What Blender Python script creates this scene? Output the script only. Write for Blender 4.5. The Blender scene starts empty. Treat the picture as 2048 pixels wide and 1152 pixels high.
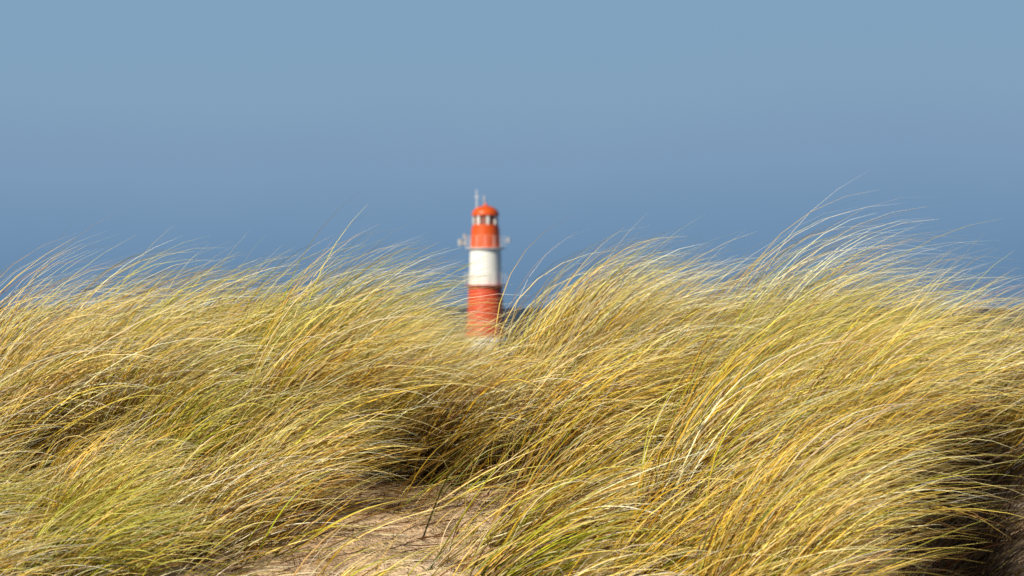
import bpy, bmesh, math
import numpy as np
from mathutils import Vector, Matrix
rng = np.random.default_rng(47)
sc = bpy.context.scene
col = sc.collection
sc.view_settings.view_transform = 'Standard'
sc.view_settings.look = 'None'
sc.view_settings.exposure = 0
EYE = 5.0

# ---------------------------------------------------------------- helpers
def new_mat(name):
    m = bpy.data.materials.new(name); m.use_nodes = True
    nt = m.node_tree
    return m, nt, nt.nodes['Principled BSDF']

def paint(name, c, rough=0.5, var=0.12, scale=2.0):
    m, nt, b = new_mat(name)
    tc = nt.nodes.new('ShaderNodeTexCoord')
    n = nt.nodes.new('ShaderNodeTexNoise'); n.inputs['Scale'].default_value = scale; n.inputs['Detail'].default_value = 6
    r = nt.nodes.new('ShaderNodeValToRGB')
    r.color_ramp.elements[0].position = 0.3; r.color_ramp.elements[1].position = 0.7
    r.color_ramp.elements[0].color = tuple(v*(1-var) for v in c)+(1,)
    r.color_ramp.elements[1].color = tuple(min(1, v*(1+var)) for v in c)+(1,)
    nt.links.new(tc.outputs['Object'], n.inputs['Vector'])
    nt.links.new(n.outputs['Fac'], r.inputs['Fac'])
    nt.links.new(r.outputs['Color'], b.inputs['Base Color'])
    b.inputs['Roughness'].default_value = rough
    return m

def obj_from_bm(name, bm, mat, loc=(0,0,0), parent=None, smooth=False):
    me = bpy.data.meshes.new(name); bm.normal_update(); bm.to_mesh(me); bm.free()
    if smooth:
        me.polygons.foreach_set('use_smooth', [True]*len(me.polygons))
    me.materials.append(mat)
    o = bpy.data.objects.new(name, me); col.objects.link(o); o.location = loc
    if parent: o.parent = parent
    return o

def lathe(bm, prof, seg=72, cap=True):
    rings = []
    for r, z in prof:
        rings.append([bm.verts.new((r*math.cos(2*math.pi*i/seg), r*math.sin(2*math.pi*i/seg), z)) for i in range(seg)])
    for a, b in zip(rings[:-1], rings[1:]):
        for i in range(seg):
            bm.faces.new((a[i], a[(i+1)%seg], b[(i+1)%seg], b[i]))
    if cap:
        bm.faces.new(list(reversed(rings[0]))); bm.faces.new(rings[-1])

def tube(bm, p, q, r, seg=8):
    p = Vector(p); q = Vector(q); d = q-p
    M = Matrix.Translation((p+q)/2) @ d.to_track_quat('Z', 'Y').to_matrix().to_4x4()
    bmesh.ops.create_cone(bm, cap_ends=True, segments=seg, radius1=r, radius2=r, depth=d.length, matrix=M)

def box(bm, c, s, rot=0):
    M = Matrix.Translation(c) @ Matrix.Rotation(rot, 4, 'Z') @ Matrix.Diagonal((s[0], s[1], s[2], 1))
    bmesh.ops.create_cube(bm, size=1.0, matrix=M)

def ring(bm, R, z, r, seg=48):
    for i in range(seg):
        a = 2*math.pi*i/seg; b = 2*math.pi*(i+1)/seg
        tube(bm, (R*math.cos(a), R*math.sin(a), z), (R*math.cos(b), R*math.sin(b), z), r, 6)

# ---------------------------------------------------------------- terrain
def sstep(a, b, v):
    t = np.clip((v-a)/(b-a), 0, 1); return t*t*(3-2*t)
def g(v, c, s): return np.exp(-((v-c)/s)**2)

YK = [-200, -30, 0, 3, 5, 6, 7.5, 8.6, 10, 12, 15, 18, 21, 24, 30, 45, 70, 110, 200]
HK = [-0.5, -1.5, -1.62, -1.2, -0.76, -0.6, -0.44, -0.38, -0.62, -0.95, -0.95, -0.80, -0.85, -1.1, -1.9, -3.2, -4.6, -6.2, -9]
def hfun(x, y):
    x = np.asarray(x, float); y = np.asarray(y, float)
    h = np.interp(y, YK, HK)
    near = sstep(3, 5.5, y)*(1-sstep(10, 13, y))
    h = h + near*(0.04*g(x, -1.0, 0.55)*g(y, 8.0, 1.6) + 0.02*g(x, 0.9, 0.6)*g(y, 8.4, 1.2)
                  - 0.04*g(x, -0.32, 0.20)*g(y, 8.6, 1.0)
                  - 0.55*sstep(-1.34, -2.1, x))
    hol = sstep(0.74, 0.96, x - 0.18*(y-6.3))*(1-sstep(7.7, 8.3, y))*sstep(3.5, 5, y)
    h = h - 0.75*hol
    h = h + 0.012*np.sin(x*5.1+y*2.3)+0.01*np.sin(x*9.7-y*6.1+1)+0.006*np.sin(x*21+y*17)
    far = sstep(12, 15, y)*(1-sstep(22, 30, y))
    h = h + far*(0.42*g(x, -0.95, 0.60) + 0.04*np.sin(x*0.8+y*0.5) - 0.5*sstep(-2.0, -2.8, x))
    return EYE + h

xs = np.concatenate([np.linspace(-400, -12, 24)[:-1], np.linspace(-12, -3.2, 45)[:-1], np.linspace(-3.2, 3.2, 258)[:-1], np.linspace(3.2, 12, 45)[:-1], np.linspace(12, 400, 24)])
ys = np.concatenate([np.linspace(-200, 0, 14)[:-1], np.linspace(0, 4.5, 30)[:-1], np.linspace(4.5, 11, 261)[:-1], np.linspace(11, 40, 80)[:-1], np.linspace(40, 200, 30)])
X, Y = np.meshgrid(xs, ys)
Z = hfun(X, Y)
fine = (np.abs(X) < 3.3)*(Y > 4)*(Y < 11.5)
Z += fine*rng.normal(0, 0.004, Z.shape)
nx, ny = len(xs), len(ys)
V = np.stack([X, Y, Z], -1).reshape(-1, 3)
i0 = (np.arange(ny-1)[:, None]*nx+np.arange(nx-1)[None, :]).ravel()
F = np.stack([i0, i0+1, i0+nx+1, i0+nx], 1)

def mesh_np(name, V, F, mat, smooth=True, colr=None):
    me = bpy.data.meshes.new(name)
    k = F.shape[1]
    me.vertices.add(len(V)); me.vertices.foreach_set('co', V.astype(np.float32).ravel())
    me.loops.add(F.size); me.loops.foreach_set('vertex_index', F.astype(np.int32).ravel())
    me.polygons.add(len(F)); me.polygons.foreach_set('loop_start', np.arange(0, F.size, k, dtype=np.int32))
    me.polygons.foreach_set('use_smooth', np.full(len(F), smooth))
    if colr is not None:
        a = me.color_attributes.new('Col', 'FLOAT_COLOR', 'POINT')
        a.data.foreach_set('color', np.concatenate([colr, np.ones((len(colr), 1))], 1).astype(np.float32).ravel())
    me.update(calc_edges=True)
    me.materials.append(mat)
    o = bpy.data.objects.new(name, me); col.objects.link(o)
    return o

m, nt, b = new_mat('sand')
tc = nt.nodes.new('ShaderNodeTexCoord')
n1 = nt.nodes.new('ShaderNodeTexNoise'); n1.inputs['Scale'].default_value = 3; n1.inputs['Detail'].default_value = 8
n2 = nt.nodes.new('ShaderNodeTexNoise'); n2.inputs['Scale'].default_value = 160; n2.inputs['Detail'].default_value = 3
n3 = nt.nodes.new('ShaderNodeTexNoise'); n3.inputs['Scale'].default_value = 22; n3.inputs['Detail'].default_value = 6
mx = nt.nodes.new('ShaderNodeMath'); mx.operation = 'MULTIPLY_ADD'; mx.inputs[1].default_value = 0.45
r = nt.nodes.new('ShaderNodeValToRGB')
r.color_ramp.elements[0].position = 0.5; r.color_ramp.elements[0].color = (0.56, 0.36, 0.20, 1)
r.color_ramp.elements[1].position = 0.95; r.color_ramp.elements[1].color = (0.86, 0.64, 0.42, 1)
for n in (n1, n2, n3): nt.links.new(tc.outputs['Object'], n.inputs['Vector'])
nt.links.new(n2.outputs['Fac'], mx.inputs[0]); nt.links.new(n1.outputs['Fac'], mx.inputs[2])
nt.links.new(mx.outputs[0], r.inputs['Fac']); nt.links.new(r.outputs['Color'], b.inputs['Base Color'])
ad = nt.nodes.new('ShaderNodeMath'); ad.operation = 'MULTIPLY_ADD'; ad.inputs[1].default_value = 4.0
nt.links.new(n3.outputs['Fac'], ad.inputs[0]); nt.links.new(n2.outputs['Fac'], ad.inputs[2])
bp = nt.nodes.new('ShaderNodeBump'); bp.inputs['Distance'].default_value = 0.008; bp.inputs['Strength'].default_value = 0.9
nt.links.new(ad.outputs[0], bp.inputs['Height']); nt.links.new(bp.outputs[0], b.inputs['Normal'])
b.inputs['Roughness'].default_value = 0.95; b.inputs['Specular IOR Level'].default_value = 0.15
dune = mesh_np('sand_dune', V, F, m)
dune['kind'] = 'structure'; dune['label'] = 'pale wind-blown sand dune falling to the sea'; dune['category'] = 'dune'

# ---------------------------------------------------------------- sea
m, nt, b = new_mat('sea_water')
tc = nt.nodes.new('ShaderNodeTexCoord')
mp = nt.nodes.new('ShaderNodeMapping'); mp.inputs['Scale'].default_value = (0.35, 1, 1)
n = nt.nodes.new('ShaderNodeTexNoise'); n.inputs['Scale'].default_value = 0.12; n.inputs['Detail'].default_value = 8
bp = nt.nodes.new('ShaderNodeBump'); bp.inputs['Distance'].default_value = 2.5; bp.inputs['Strength'].default_value = 1.0
r = nt.nodes.new('ShaderNodeValToRGB')
r.color_ramp.elements[0].position = 0.38; r.color_ramp.elements[0].color = (0.020, 0.045, 0.085, 1)
r.color_ramp.elements[1].position = 0.68; r.color_ramp.elements[1].color = (0.05, 0.09, 0.15, 1)
nt.links.new(tc.outputs['Object'], mp.inputs[0]); nt.links.new(mp.outputs[0], n.inputs['Vector'])
nt.links.new(n.outputs['Fac'], bp.inputs['Height']); nt.links.new(bp.outputs[0], b.inputs['Normal'])
nt.links.new(n.outputs['Fac'], r.inputs['Fac']); nt.links.new(r.outputs['Color'], b.inputs['Base Color'])
b.inputs['Roughness'].default_value = 0.7; b.inputs['Specular IOR Level'].default_value = 0.08
L = 40000
sx = np.array([-L, -4000, -400, 400, 4000, L], float); sy = np.array([-L, -2000, 0, 400, 4000, L], float)
SX, SY = np.meshgrid(sx, sy); SV = np.stack([SX, SY, SX*0], -1).reshape(-1, 3)
i0 = (np.arange(5)[:, None]*6+np.arange(5)[None, :]).ravel()
sea = mesh_np('sea', SV, np.stack([i0, i0+1, i0+7, i0+6], 1), m, smooth=False)
sea['kind'] = 'structure'; sea['label'] = 'dark blue open sea reaching the horizon'; sea['category'] = 'sea'

# ---------------------------------------------------------------- grass
NS = 9
def blades(x, y, L, th0, th1, phi, hw, c0, c1, c2, pw=1.0, sink=0.01, wob=0.04):
    N = len(x)
    s = np.linspace(0, 1, NS+1)[None, :]
    th = th0[:, None]+(th1-th0)[:, None]*s**pw
    th = th + wob*rng.normal(0, 1, (N, 1))*np.sin(s*6+rng.uniform(0, 6, (N, 1)))
    ph = phi[:, None]+rng.normal(0, 0.25, (N, 1))*s + 0*th
    T = np.stack([np.sin(th)*np.cos(ph), np.sin(th)*np.sin(ph), np.cos(th)], -1)
    step = (L/NS)[:, None, None]
    P = np.zeros((N, NS+1, 3))
    P[:, 1:] = np.cumsum((T[:, :-1]+T[:, 1:])*0.5*step, 1)
    P += np.stack([x, y, hfun(x, y)-sink], -1)[:, None, :]
    R = rng.normal(0, 1, (N, 1, 3)); 
    W = np.cross(T, R); W /= np.linalg.norm(W, axis=-1, keepdims=True)+1e-9
    Nn = np.cross(T, W)
    w = hw[:, None]*(np.clip(1.15-s**1.5*1.1, 0.06, 1))
    w = w[..., None]
    A = P-W*w; C = P+W*w; B = P+Nn*w*0.6
    VV = np.stack([A, B, C], 2)            # N,NS+1,3,3
    base = (np.arange(N)*(NS+1)*3)[:, None, None]+(np.arange(NS)*3)[None, :, None]
    q = np.array([[0, 1, 4, 3], [1, 2, 5, 4]])
    FF = (base[..., None]+q[None, None]).reshape(-1, 4)
    t = s[..., None]
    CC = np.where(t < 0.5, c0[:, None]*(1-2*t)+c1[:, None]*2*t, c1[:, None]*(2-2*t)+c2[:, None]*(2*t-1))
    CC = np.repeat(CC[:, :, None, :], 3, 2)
    return VV.reshape(-1, 3), FF, CC.reshape(-1, 3)

PAL = {
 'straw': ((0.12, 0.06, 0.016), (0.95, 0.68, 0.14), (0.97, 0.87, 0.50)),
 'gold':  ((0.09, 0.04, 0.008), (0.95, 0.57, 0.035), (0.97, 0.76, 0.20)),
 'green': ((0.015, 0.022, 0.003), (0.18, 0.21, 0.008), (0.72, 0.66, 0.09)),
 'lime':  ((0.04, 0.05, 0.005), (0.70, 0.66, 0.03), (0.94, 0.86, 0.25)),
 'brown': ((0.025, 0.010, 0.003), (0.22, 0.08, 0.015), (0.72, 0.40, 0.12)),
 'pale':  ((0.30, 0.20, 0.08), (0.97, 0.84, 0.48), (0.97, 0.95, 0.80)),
 'dead_shade':  ((0.02, 0.010, 0.004), (0.07, 0.035, 0.012), (0.14, 0.08, 0.03)),  # near-black withered blades, with the hollow's shade put into their colour
}
KEYS = list(PAL); PA = np.array([PAL[k] for k in KEYS])
def colours(N, wts):
    w = np.array([wts.get(k, 0) for k in KEYS], float); w /= w.sum()
    i = rng.choice(len(KEYS), N, p=w)
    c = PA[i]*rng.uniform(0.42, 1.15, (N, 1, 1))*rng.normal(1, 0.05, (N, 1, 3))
    c = np.clip(c, 0.003, 0.97)
    return c[:, 0], c[:, 1], c[:, 2]

parts = []
def add(*a, **k): parts.append(blades(*a, **k))

def tuft(cx, cy, r, n, L=0.7, lean0=22, lean1=84, phi=-4, wts=None, hw=0.00145, pw=1.5, sl=11, under=0.3, cross=0.10):
    wts = wts or {'straw': 4, 'gold': 3, 'green': 2, 'lime': 2, 'brown': 1, 'pale': 1.2}
    def one(n, L, wts, lean0, lean1, sl, r, az=12):
        if n < 1: return
        rr = r*np.sqrt(rng.uniform(0, 1, n)); a = rng.uniform(0, 6.283, n)
        dx = rr*np.cos(a); dy = rr*np.sin(a)
        Ls = L*rng.uniform(0.4, 1.12, n)**0.8
        t0 = np.radians(lean0+rng.normal(0, sl, n)+dx/r*14)
        t1 = np.radians(lean1+rng.normal(0, 13, n)+dx/r*4)
        ph = np.radians(phi+rng.normal(0, az, n)+dy/r*18)
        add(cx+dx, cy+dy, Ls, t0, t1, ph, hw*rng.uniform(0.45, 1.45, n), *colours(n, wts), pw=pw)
    one(n, L, wts, lean0, lean1, sl, r)
    # dead stems at the foot, and crossing stems
    one(int(n*under), L*0.42, {'brown': 5, 'dead_shade': 2, 'gold': 1, 'straw': 1}, lean0+4, 75, 22, r*1.2)
    one(int(n*cross), L*0.68, {'brown': 2, 'gold': 2, 'straw': 3, 'pale': 2}, lean0+12, lean1-10, 24, r*1.3, az=36)

def bare(x, y):
    lo = np.interp(y, [4.5, 6, 6.6, 7.2, 7.35], [-0.76, -0.74, -0.62, -0.42, -0.28])
    hi = np.interp(y, [4.5, 6, 7.0, 7.35], [-0.16, -0.09, 0.05, 0.0])
    return (y < 7.35) & (x > lo) & (x < hi)
def allowed(x, y):
    if bare(x, y): return False
    if y > 7.8 and -0.54 < x < -0.08: return False
    if y < 7.95 and x > np.interp(y, [5.2, 6.0, 6.6, 7.2, 7.95], [0.36, 0.54, 0.70, 0.83, 0.98]): return False
    if x < -2.3: return False
    return True

def poisson(x0, x1, y0, y1, dist, tries=6000):
    pts = []
    for _ in range(tries):
        p = (rng.uniform(x0, x1), rng.uniform(y0, y1))
        if all((p[0]-q[0])**2+((p[1]-q[1])*0.75)**2 > dist**2 for q in pts): pts.append(p)
    return pts
HX = [-2.3, -2.0, -1.80, -1.6, -1.4, -1.2, -0.95, -0.75, -0.56, -0.40, -0.05, 0.05, 0.2, 0.5, 0.64, 0.76, 0.9, 1.2, 2.2]
HV = [0.36, 0.42, 0.58, 0.76, 0.84, 0.76, 0.68, 0.72, 0.74, 0.52, 0.64, 0.78, 0.80, 0.72, 0.78, 0.74, 0.64, 0.66, 0.68]
for x_, y_ in poisson(-2.3, 2.1, 5.2, 8.8, 0.25):
    if not allowed(x_, y_): continue
    mood = rng.uniform()
    if -0.55 < x_ < 0.25 and y_ > 7: mood = 0.35+0.65*mood
    if mood < 0.27: w = {'green': 5, 'lime': 4, 'straw': 1.5, 'gold': 2.5, 'brown': 1, 'pale': 0.5}
    elif mood < 0.66: w = {'straw': 4, 'gold': 5, 'green': 1.1, 'lime': 1.6, 'brown': 1.6, 'pale': 1}
    else: w = {'pale': 3.2, 'straw': 4.5, 'gold': 3.2, 'brown': 1.4, 'lime': 1, 'green': 0.4}
    front = float(1-sstep(5.6, 7.3, y_))
    hf = float(np.interp(x_, HX, HV))
    if y_ < 7.3: hf = max(hf, 0.78) if x_ > -1.35 else hf
    Lm = rng.uniform(0.80, 1.04)*hf*(1-0.20*front)
    lean0 = rng.uniform(8, 30)+6*front
    nn = rng.uniform(340, 640)
    if y_ < 7.3 and -0.2 < x_ < 0.32: lean0 = rng.uniform(38, 52); Lm *= 0.85; nn *= 0.65
    if y_ < 7.1 and -1.25 < x_ < -0.5: Lm *= 0.66
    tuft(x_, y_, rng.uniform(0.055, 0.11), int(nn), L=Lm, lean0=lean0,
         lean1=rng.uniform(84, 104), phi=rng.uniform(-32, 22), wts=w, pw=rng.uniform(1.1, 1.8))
# brown tufts of the saddle
for x_, y_, l in [(-0.50, 7.45, .5), (-0.42, 7.6, .5), (-0.34, 7.75, .5), (-0.30, 7.45, .46), (-0.18, 7.75, .50), (-0.12, 7.48, .46), (0.0, 7.7, .54), (0.10, 7.55, .54)]:
    tuft(x_, y_, 0.10, 260, L=l, lean0=20, lean1=78, phi=5, wts={'brown': 4, 'gold': 5, 'straw': 4, 'pale': 1}, sl=18)
for x_, y_, l in [(-0.07, 8.0, .52), (0.0, 8.1, .62), (0.06, 8.15, .70), (0.13, 8.0, .76)]:
    tuft(x_, y_, 0.08, 240, L=l, lean0=16, lean1=88, phi=0, wts={'straw': 4, 'gold': 3, 'lime': 2, 'pale': 2}, sl=10, cross=0.02)
# tall plumes
for x_, y_, l in [(0.60, 8.3, 0.94), (0.66, 8.2, 0.96), (0.22, 8.0, 0.80), (0.30, 8.2, 0.76), (-0.56, 7.9, 0.74), (-0.66, 8.1, 0.74), (-1.46, 8.0, 0.76), (-1.36, 7.9, 0.74)]:
    tuft(x_, y_, 0.07, 240, L=l, lean0=10, lean1=102, phi=0, wts={'pale': 5, 'straw': 3, 'lime': 1}, pw=1.2, hw=0.0012, sl=8, cross=0.02)
# corner tufts in the hollow
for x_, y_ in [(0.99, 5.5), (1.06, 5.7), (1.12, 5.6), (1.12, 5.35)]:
    tuft(x_, y_, 0.1, 110, L=1.05, lean0=14, lean1=85, phi=0, wts={'gold': 2, 'brown': 3, 'green': 2, 'dead_shade': 1})
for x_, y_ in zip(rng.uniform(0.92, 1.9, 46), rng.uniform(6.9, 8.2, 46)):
    tuft(x_, y_, 0.11, 150, L=rng.uniform(.22, .38), lean0=20, lean1=85, phi=0, wts={'dead_shade': 8, 'brown': 1}, sl=20, under=1.0)  # short tufts coloured almost black to paint in the hollow's shade
# wisps on the sand
for _ in range(34):
    x_, y_ = rng.uniform(-0.85, 0.02), rng.uniform(5.3, 7.3)
    tuft(x_, y_, 0.07, int(rng.uniform(6, 22)), L=rng.uniform(0.25, 0.5), lean0=46, lean1=86, phi=rng.uniform(-30, 20), sl=16)
n = 240
x = rng.uniform(-1.35, 1.6, n); y = rng.uniform(7, 8.4, n); k = np.array([allowed(a, b_) and not (-0.2 < a < 0.2) for a, b_ in zip(x, y)]); x = x[k]; y = y[k]; n = len(x)
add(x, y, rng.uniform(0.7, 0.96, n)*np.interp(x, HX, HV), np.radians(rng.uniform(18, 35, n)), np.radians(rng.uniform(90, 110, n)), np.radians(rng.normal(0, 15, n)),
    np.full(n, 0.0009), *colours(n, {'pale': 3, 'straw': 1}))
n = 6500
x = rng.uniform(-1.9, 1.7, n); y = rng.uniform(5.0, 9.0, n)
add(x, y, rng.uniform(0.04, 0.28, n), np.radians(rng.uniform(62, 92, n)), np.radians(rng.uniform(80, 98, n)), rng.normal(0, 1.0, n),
    rng.uniform(0.0008, 0.0016, n), *colours(n, {'brown': 3, 'straw': 3, 'pale': 2}), sink=-0.004)

gm, nt, b = new_mat('grass_blade')
at = nt.nodes.new('ShaderNodeAttribute'); at.attribute_name = 'Col'
nt.links.new(at.outputs['Color'], b.inputs['Base Color'])
b.inputs['Roughness'].default_value = 0.34; b.inputs['Specular IOR Level'].default_value = 0.55
tr = nt.nodes.new('ShaderNodeBsdfTranslucent'); nt.links.new(at.outputs['Color'], tr.inputs['Color'])
ms = nt.nodes.new('ShaderNodeMixShader'); ms.inputs[0].default_value = 0.12
out = nt.nodes['Material Output']
nt.links.new(b.outputs[0], ms.inputs[1]); nt.links.new(tr.outputs[0], ms.inputs[2]); nt.links.new(ms.outputs[0], out.inputs['Surface'])

def flush(name, label):
    off = 0; vs = []; fs = []; cs = []
    for v, f, c in parts:
        vs.append(v); fs.append(f+off); cs.append(c); off += len(v)
    o = mesh_np(name, np.concatenate(vs), np.concatenate(fs), gm, True, np.concatenate(cs))
    o['kind'] = 'stuff'; o['label'] = label; o['category'] = 'grass'
    print('BLADES', name, off//((NS+1)*3))
    parts.clear()
flush('dune_grass', 'golden green marram grass bent over by wind on sand')
# far dune grass
n = 34000
x = rng.uniform(-7, 7, n); y = rng.uniform(14.5, 24, n)
cl = np.sin(x*3.1+y)*np.sin(y*2.3-x*1.3); k = cl+rng.uniform(-1, 1, n) > -0.2; x = x[k]; y = y[k]; n = len(x)
add(x, y, rng.uniform(0.35, 0.7, n), np.radians(rng.uniform(10, 35, n)), np.radians(rng.uniform(70, 95, n)), np.radians(rng.normal(0, 14, n)),
    rng.uniform(0.002, 0.004, n), *colours(n, {'straw': 4, 'pale': 5, 'gold': 3, 'brown': 0.6, 'lime': 1}))
flush('beach_grass', 'straw coloured beach grass on the farther dune')

# ---------------------------------------------------------------- lighthouse
def top(o, label, cat):
    o['label'] = label; o['category'] = cat
LD = 244.0
lx = -2.28
lh = bpy.data.objects.new('lighthouse', None); col.objects.link(lh); lh.location = (lx, LD, 1.15)
top(lh, 'red and white banded harbour lighthouse with domed lantern', 'lighthouse')
def Zp(v): return v+EYE-1.15      # height above eye -> local
red = paint('red_paint', (0.62, 0.07, 0.026), 0.45, 0.04, 0.6)
ored = paint('orange_red_paint', (0.74, 0.10, 0.010), 0.4, 0.06, 0.8)
white = paint('white_paint', (0.86, 0.84, 0.80), 0.5, 0.03, 0.8)
steel = paint('grey_steel', (0.42, 0.43, 0.44), 0.4, 0.1)
gl, nt, b = new_mat('lantern_glass'); b.inputs['Base Color'].default_value = (0.28, 0.12, 0.09, 1); b.inputs['Roughness'].default_value = 0.08
bm = bmesh.new(); lathe(bm, [(1.85, 0), (1.85, 0.9), (1.82, 1.0), (1.80, 1.0), (1.78, Zp(-2.57))]); obj_from_bm('plinth', bm, white, parent=lh)
bm = bmesh.new(); lathe(bm, [(1.76, Zp(-2.565)), (1.60, Zp(-1.2)), (1.45, Zp(1.72)), (1.56, Zp(1.80))]); obj_from_bm('tower_base', bm, red, parent=lh)
bm = bmesh.new(); lathe(bm, [(1.40, Zp(1.93)), (1.33, Zp(5.02))]); obj_from_bm('tower_band', bm, white, parent=lh)
bm = bmesh.new(); lathe(bm, [(1.27, Zp(5.13)), (1.21, Zp(6.86))]); obj_from_bm('watch_room', bm, ored, parent=lh)
def gallery(zf, R, rin, mat):
    bm = bmesh.new(); lathe(bm, [(rin, Zp(zf-0.16)), (R, Zp(zf-0.06)), (R, Zp(zf)), (rin-0.1, Zp(zf))])
    gal = obj_from_bm('gallery', bm, mat, parent=lh)
    bm = bmesh.new()
    for i in range(14):
        a = 2*math.pi*(i+0.5)/14
        tube(bm, (R*math.cos(a), R*math.sin(a), Zp(zf)), (R*math.cos(a), R*math.sin(a), Zp(zf+1.0)), 0.018)
    for hh in (0.33, 0.66, 1.0): ring(bm, R, Zp(zf+hh), 0.009)
    obj_from_bm('railing', bm, white, parent=gal)
gallery(1.93, 1.80, 1.42, red)
gallery(5.12, 1.70, 1.36, white)
bm = bmesh.new(); lathe(bm, [(1.12, Zp(6.865)), (1.12, Zp(7.10)), (1.0, Zp(7.10))]); lan = obj_from_bm('lantern_room', bm, ored, parent=lh)
bm = bmesh.new(); lathe(bm, [(0.98, Zp(7.102)), (0.98, Zp(7.9))], seg=12); win = obj_from_bm('window', bm, gl, parent=lan)
bm = bmesh.new(); box(bm, (1.04, 0, 0), (0.10, 0.20, 0.8)); fr = obj_from_bm('window_frame', bm, white, parent=lan, loc=(0, 0, Zp(7.5)))
fr.rotation_euler[2] = 2*math.pi*0.25/8
for i in range(1, 8):
    f2 = fr.copy(); col.objects.link(f2); f2.parent = lan; f2.rotation_euler[2] = 2*math.pi*(i+0.25)/8
bm = bmesh.new()
prof = [(1.20, Zp(7.90)), (1.20, Zp(8.02))]+[(1.14*math.cos(t), Zp(8.02)+0.72*math.sin(t)) for t in np.linspace(0, 1.42, 12)]+[(0.14, Zp(8.88)), (0.05, Zp(8.95))]
lathe(bm, prof); obj_from_bm('dome', bm, ored, parent=lh)
bm = bmesh.new(); tube(bm, (-0.75, 0, Zp(8.2)), (-0.75, 0, Zp(10.1)), 0.035)
tube(bm, (-0.95, 0, Zp(9.5)), (-0.55, 0, Zp(9.5)), 0.025); tube(bm, (-0.75, -.2, Zp(9.8)), (-0.75, 0.2, Zp(9.8)), 0.03); obj_from_bm('antenna', bm, white, parent=lh)
bm = bmesh.new(); tube(bm, (-0.1, 0, Zp(8.8)), (-0.1, 0, Zp(9.65)), 0.05); tube(bm, (-0.1, 0, Zp(9.2)), (-0.1, 0, Zp(9.45)), 0.11); obj_from_bm('antenna', bm, steel, parent=lh)
bm = bmesh.new(); tube(bm, (-1.6, -0.3, Zp(5.45)), (-2.3, -0.3, Zp(5.5)), 0.12); tube(bm, (-2.15, -0.3, Zp(5.3)), (-2.15, -0.3, Zp(5.85)), 0.2)
tube(bm, (-1.8, -0.3, Zp(5.9)), (-1.8, -0.3, Zp(6.3)), 0.12); tube(bm, (-1.8, -0.3, Zp(5.3)), (-1.8, -0.3, Zp(5.9)), 0.05); obj_from_bm('beacon_lamp', bm, steel, parent=lh)
bm = bmesh.new(); tube(bm, (1.6, -0.3, Zp(5.7)), (2.1, -0.3, Zp(5.75)), 0.06); tube(bm, (2.0, -0.3, Zp(5.55)), (2.0, -0.3, Zp(6.0)), 0.13); obj_from_bm('beacon_lamp', bm, steel, parent=lh)

# breakwater
bm = bmesh.new()
box(bm, (0, 0, -0.9), (4.6, 60, 4.1))
bmesh.ops.bevel(bm, geom=bm.edges[:], offset=0.25, segments=2, affect='EDGES')
bk = obj_from_bm('breakwater', bm, paint('concrete', (0.33, 0.31, 0.28), 0.9, 0.2, 0.8), loc=(lx, LD+26, 0))
bk['kind'] = 'structure'; bk['label'] = 'grey concrete harbour mole carrying the lighthouse'; bk['category'] = 'breakwater'

# boat
bt = bpy.data.objects.new('motor_boat', None); col.objects.link(bt); bt.location = (-730, 4300, 0)
top(bt, 'small white motor boat out on the open sea', 'boat')
bm = bmesh.new()
st = [(-4, 1.2), (-2, 1.35), (1, 1.3), (3, 0.8), (4.2, 0.05)]
rows = []
for xx, w in st:
    rows.append([bm.verts.new(p) for p in ((xx, -w, 1.3+0.08*max(xx, 0)), (xx, -w*0.75, 0.1), (xx, 0, -0.3), (xx, w*0.75, 0.1), (xx, w, 1.3+0.08*max(xx, 0)))])
for a, c in zip(rows[:-1], rows[1:]):
    for i in range(4): bm.faces.new((a[i], a[i+1], c[i+1], c[i]))
    bm.faces.new((a[0], c[0], c[4], a[4]))
bm.faces.new(rows[0])
obj_from_bm('hull', bm, white, parent=bt)
bm = bmesh.new(); box(bm, (-0.5, 0, 2.0), (3.6, 1.8, 1.3)); bmesh.ops.bevel(bm, geom=bm.edges[:], offset=0.2, segments=2, affect='EDGES'); obj_from_bm('cabin', bm, white, parent=bt)
bm = bmesh.new(); tube(bm, (-0.8, 0, 2.6), (-0.8, 0, 4.8), 0.08); obj_from_bm('mast', bm, steel, parent=bt)

# ---------------------------------------------------------------- world, sun
SUN_EL = 31; SUN_AZ = -141   # degrees clockwise from +Y
WS = 0.05
w = bpy.data.worlds.new('World'); sc.world = w; w.use_nodes = True
nt = w.node_tree; bg = nt.nodes['Background']; bg.inputs['Strength'].default_value = WS
sky = nt.nodes.new('ShaderNodeTexSky'); sky.sky_type = 'NISHITA'; sky.sun_disc = False
sky.sun_elevation = math.radians(SUN_EL); sky.sun_rotation = math.radians(SUN_AZ)
tc = nt.nodes.new('ShaderNodeTexCoord'); sp = nt.nodes.new('ShaderNodeSeparateXYZ')
nt.links.new(tc.outputs['Generated'], sp.inputs[0])
mp = nt.nodes.new('ShaderNodeMapping'); mp.inputs['Scale'].default_value = (5, 5, 9)
nz = nt.nodes.new('ShaderNodeTexNoise'); nz.inputs['Scale'].default_value = 1.3; nz.inputs['Detail'].default_value = 3
nt.links.new(tc.outputs['Generated'], mp.inputs[0]); nt.links.new(mp.outputs[0], nz.inputs['Vector'])
el = nt.nodes.new('ShaderNodeMath'); el.operation = 'MULTIPLY_ADD'; el.inputs[1].default_value = 0.03
sh = nt.nodes.new('ShaderNodeMath'); sh.operation = 'SUBTRACT'; sh.inputs[1].default_value = 0.015
nt.links.new(nz.outputs['Fac'], el.inputs[0]); nt.links.new(sp.outputs['Z'], el.inputs[2]); nt.links.new(el.outputs[0], sh.inputs[0])
rg = nt.nodes.new('ShaderNodeMapRange'); rg.inputs['From Min'].default_value = 0; rg.inputs['From Max'].default_value = 0.12
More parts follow.
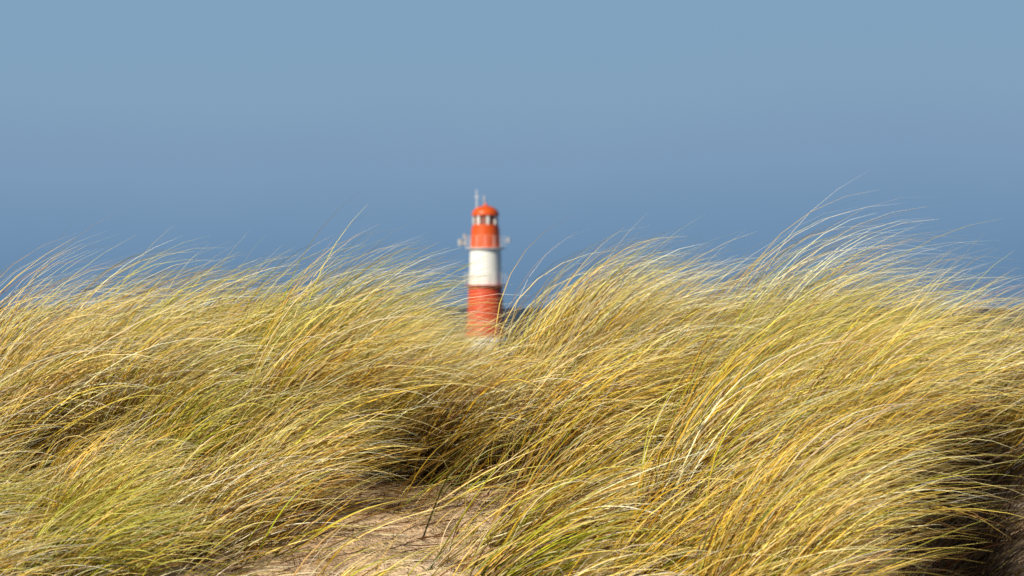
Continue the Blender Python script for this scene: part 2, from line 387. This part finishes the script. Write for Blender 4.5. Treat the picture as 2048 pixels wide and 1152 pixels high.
nt.links.new(sh.outputs[0], rg.inputs['Value'])
cr = nt.nodes.new('ShaderNodeValToRGB')
def lin(c): return tuple(((v/255)/12.92 if v/255 < 0.04045 else ((v/255+0.055)/1.055)**2.4) for v in c)+(1,)
stops = [(0.0, (101, 134, 167)), (0.13, (107, 140, 173)), (0.27, (115, 147, 180)), (0.42, (124, 154, 185)), (0.62, (130, 161, 189)), (0.9, (129, 163, 191)), (1.0, (127, 163, 191))]
e = cr.color_ramp.elements
e[0].position = stops[0][0]; e[0].color = lin(stops[0][1]); e[1].position = 1.0; e[1].color = lin(stops[-1][1])
for p, c in stops[1:-1]:
    k = e.new(p); k.color = lin(c)
nt.links.new(rg.outputs[0], cr.inputs['Fac'])
sc10 = nt.nodes.new('ShaderNodeVectorMath'); sc10.operation = 'SCALE'; sc10.inputs['Scale'].default_value = 1/WS
nt.links.new(cr.outputs['Color'], sc10.inputs[0])
mr = nt.nodes.new('ShaderNodeMapRange'); mr.inputs['From Min'].default_value = 0.13; mr.inputs['From Max'].default_value = 0.3; mr.interpolation_type = 'SMOOTHSTEP'
nt.links.new(sp.outputs['Z'], mr.inputs['Value'])
mix = nt.nodes.new('ShaderNodeMix'); mix.data_type = 'RGBA'
nt.links.new(mr.outputs[0], mix.inputs[0]); nt.links.new(sc10.outputs[0], mix.inputs[6]); nt.links.new(sky.outputs[0], mix.inputs[7])
nt.links.new(mix.outputs[2], bg.inputs['Color'])

sd = bpy.data.lights.new('sun', 'SUN'); sd.energy = 5.0; sd.angle = math.radians(0.5); sd.color = (1.0, 0.93, 0.77)
so = bpy.data.objects.new('sun', sd); col.objects.link(so)
a = math.radians(SUN_AZ); ee = math.radians(SUN_EL)
sv = Vector((math.sin(a)*math.cos(ee), math.cos(a)*math.cos(ee), math.sin(ee)))
so.rotation_euler = sv.to_track_quat('Z', 'Y').to_euler(); so.location = sv*50

# ---------------------------------------------------------------- camera
cd = bpy.data.cameras.new('camera'); cam = bpy.data.objects.new('camera', cd); col.objects.link(cam)
cd.lens = 100; cd.sensor_width = 36; cd.clip_start = 0.1; cd.clip_end = 100000
cam.location = (0, 0, EYE); cam.rotation_euler = (math.radians(90+0.393), 0, 0)
cd.dof.use_dof = True; cd.dof.focus_distance = 6.9; cd.dof.aperture_fstop = 9.5
sc.camera = cam
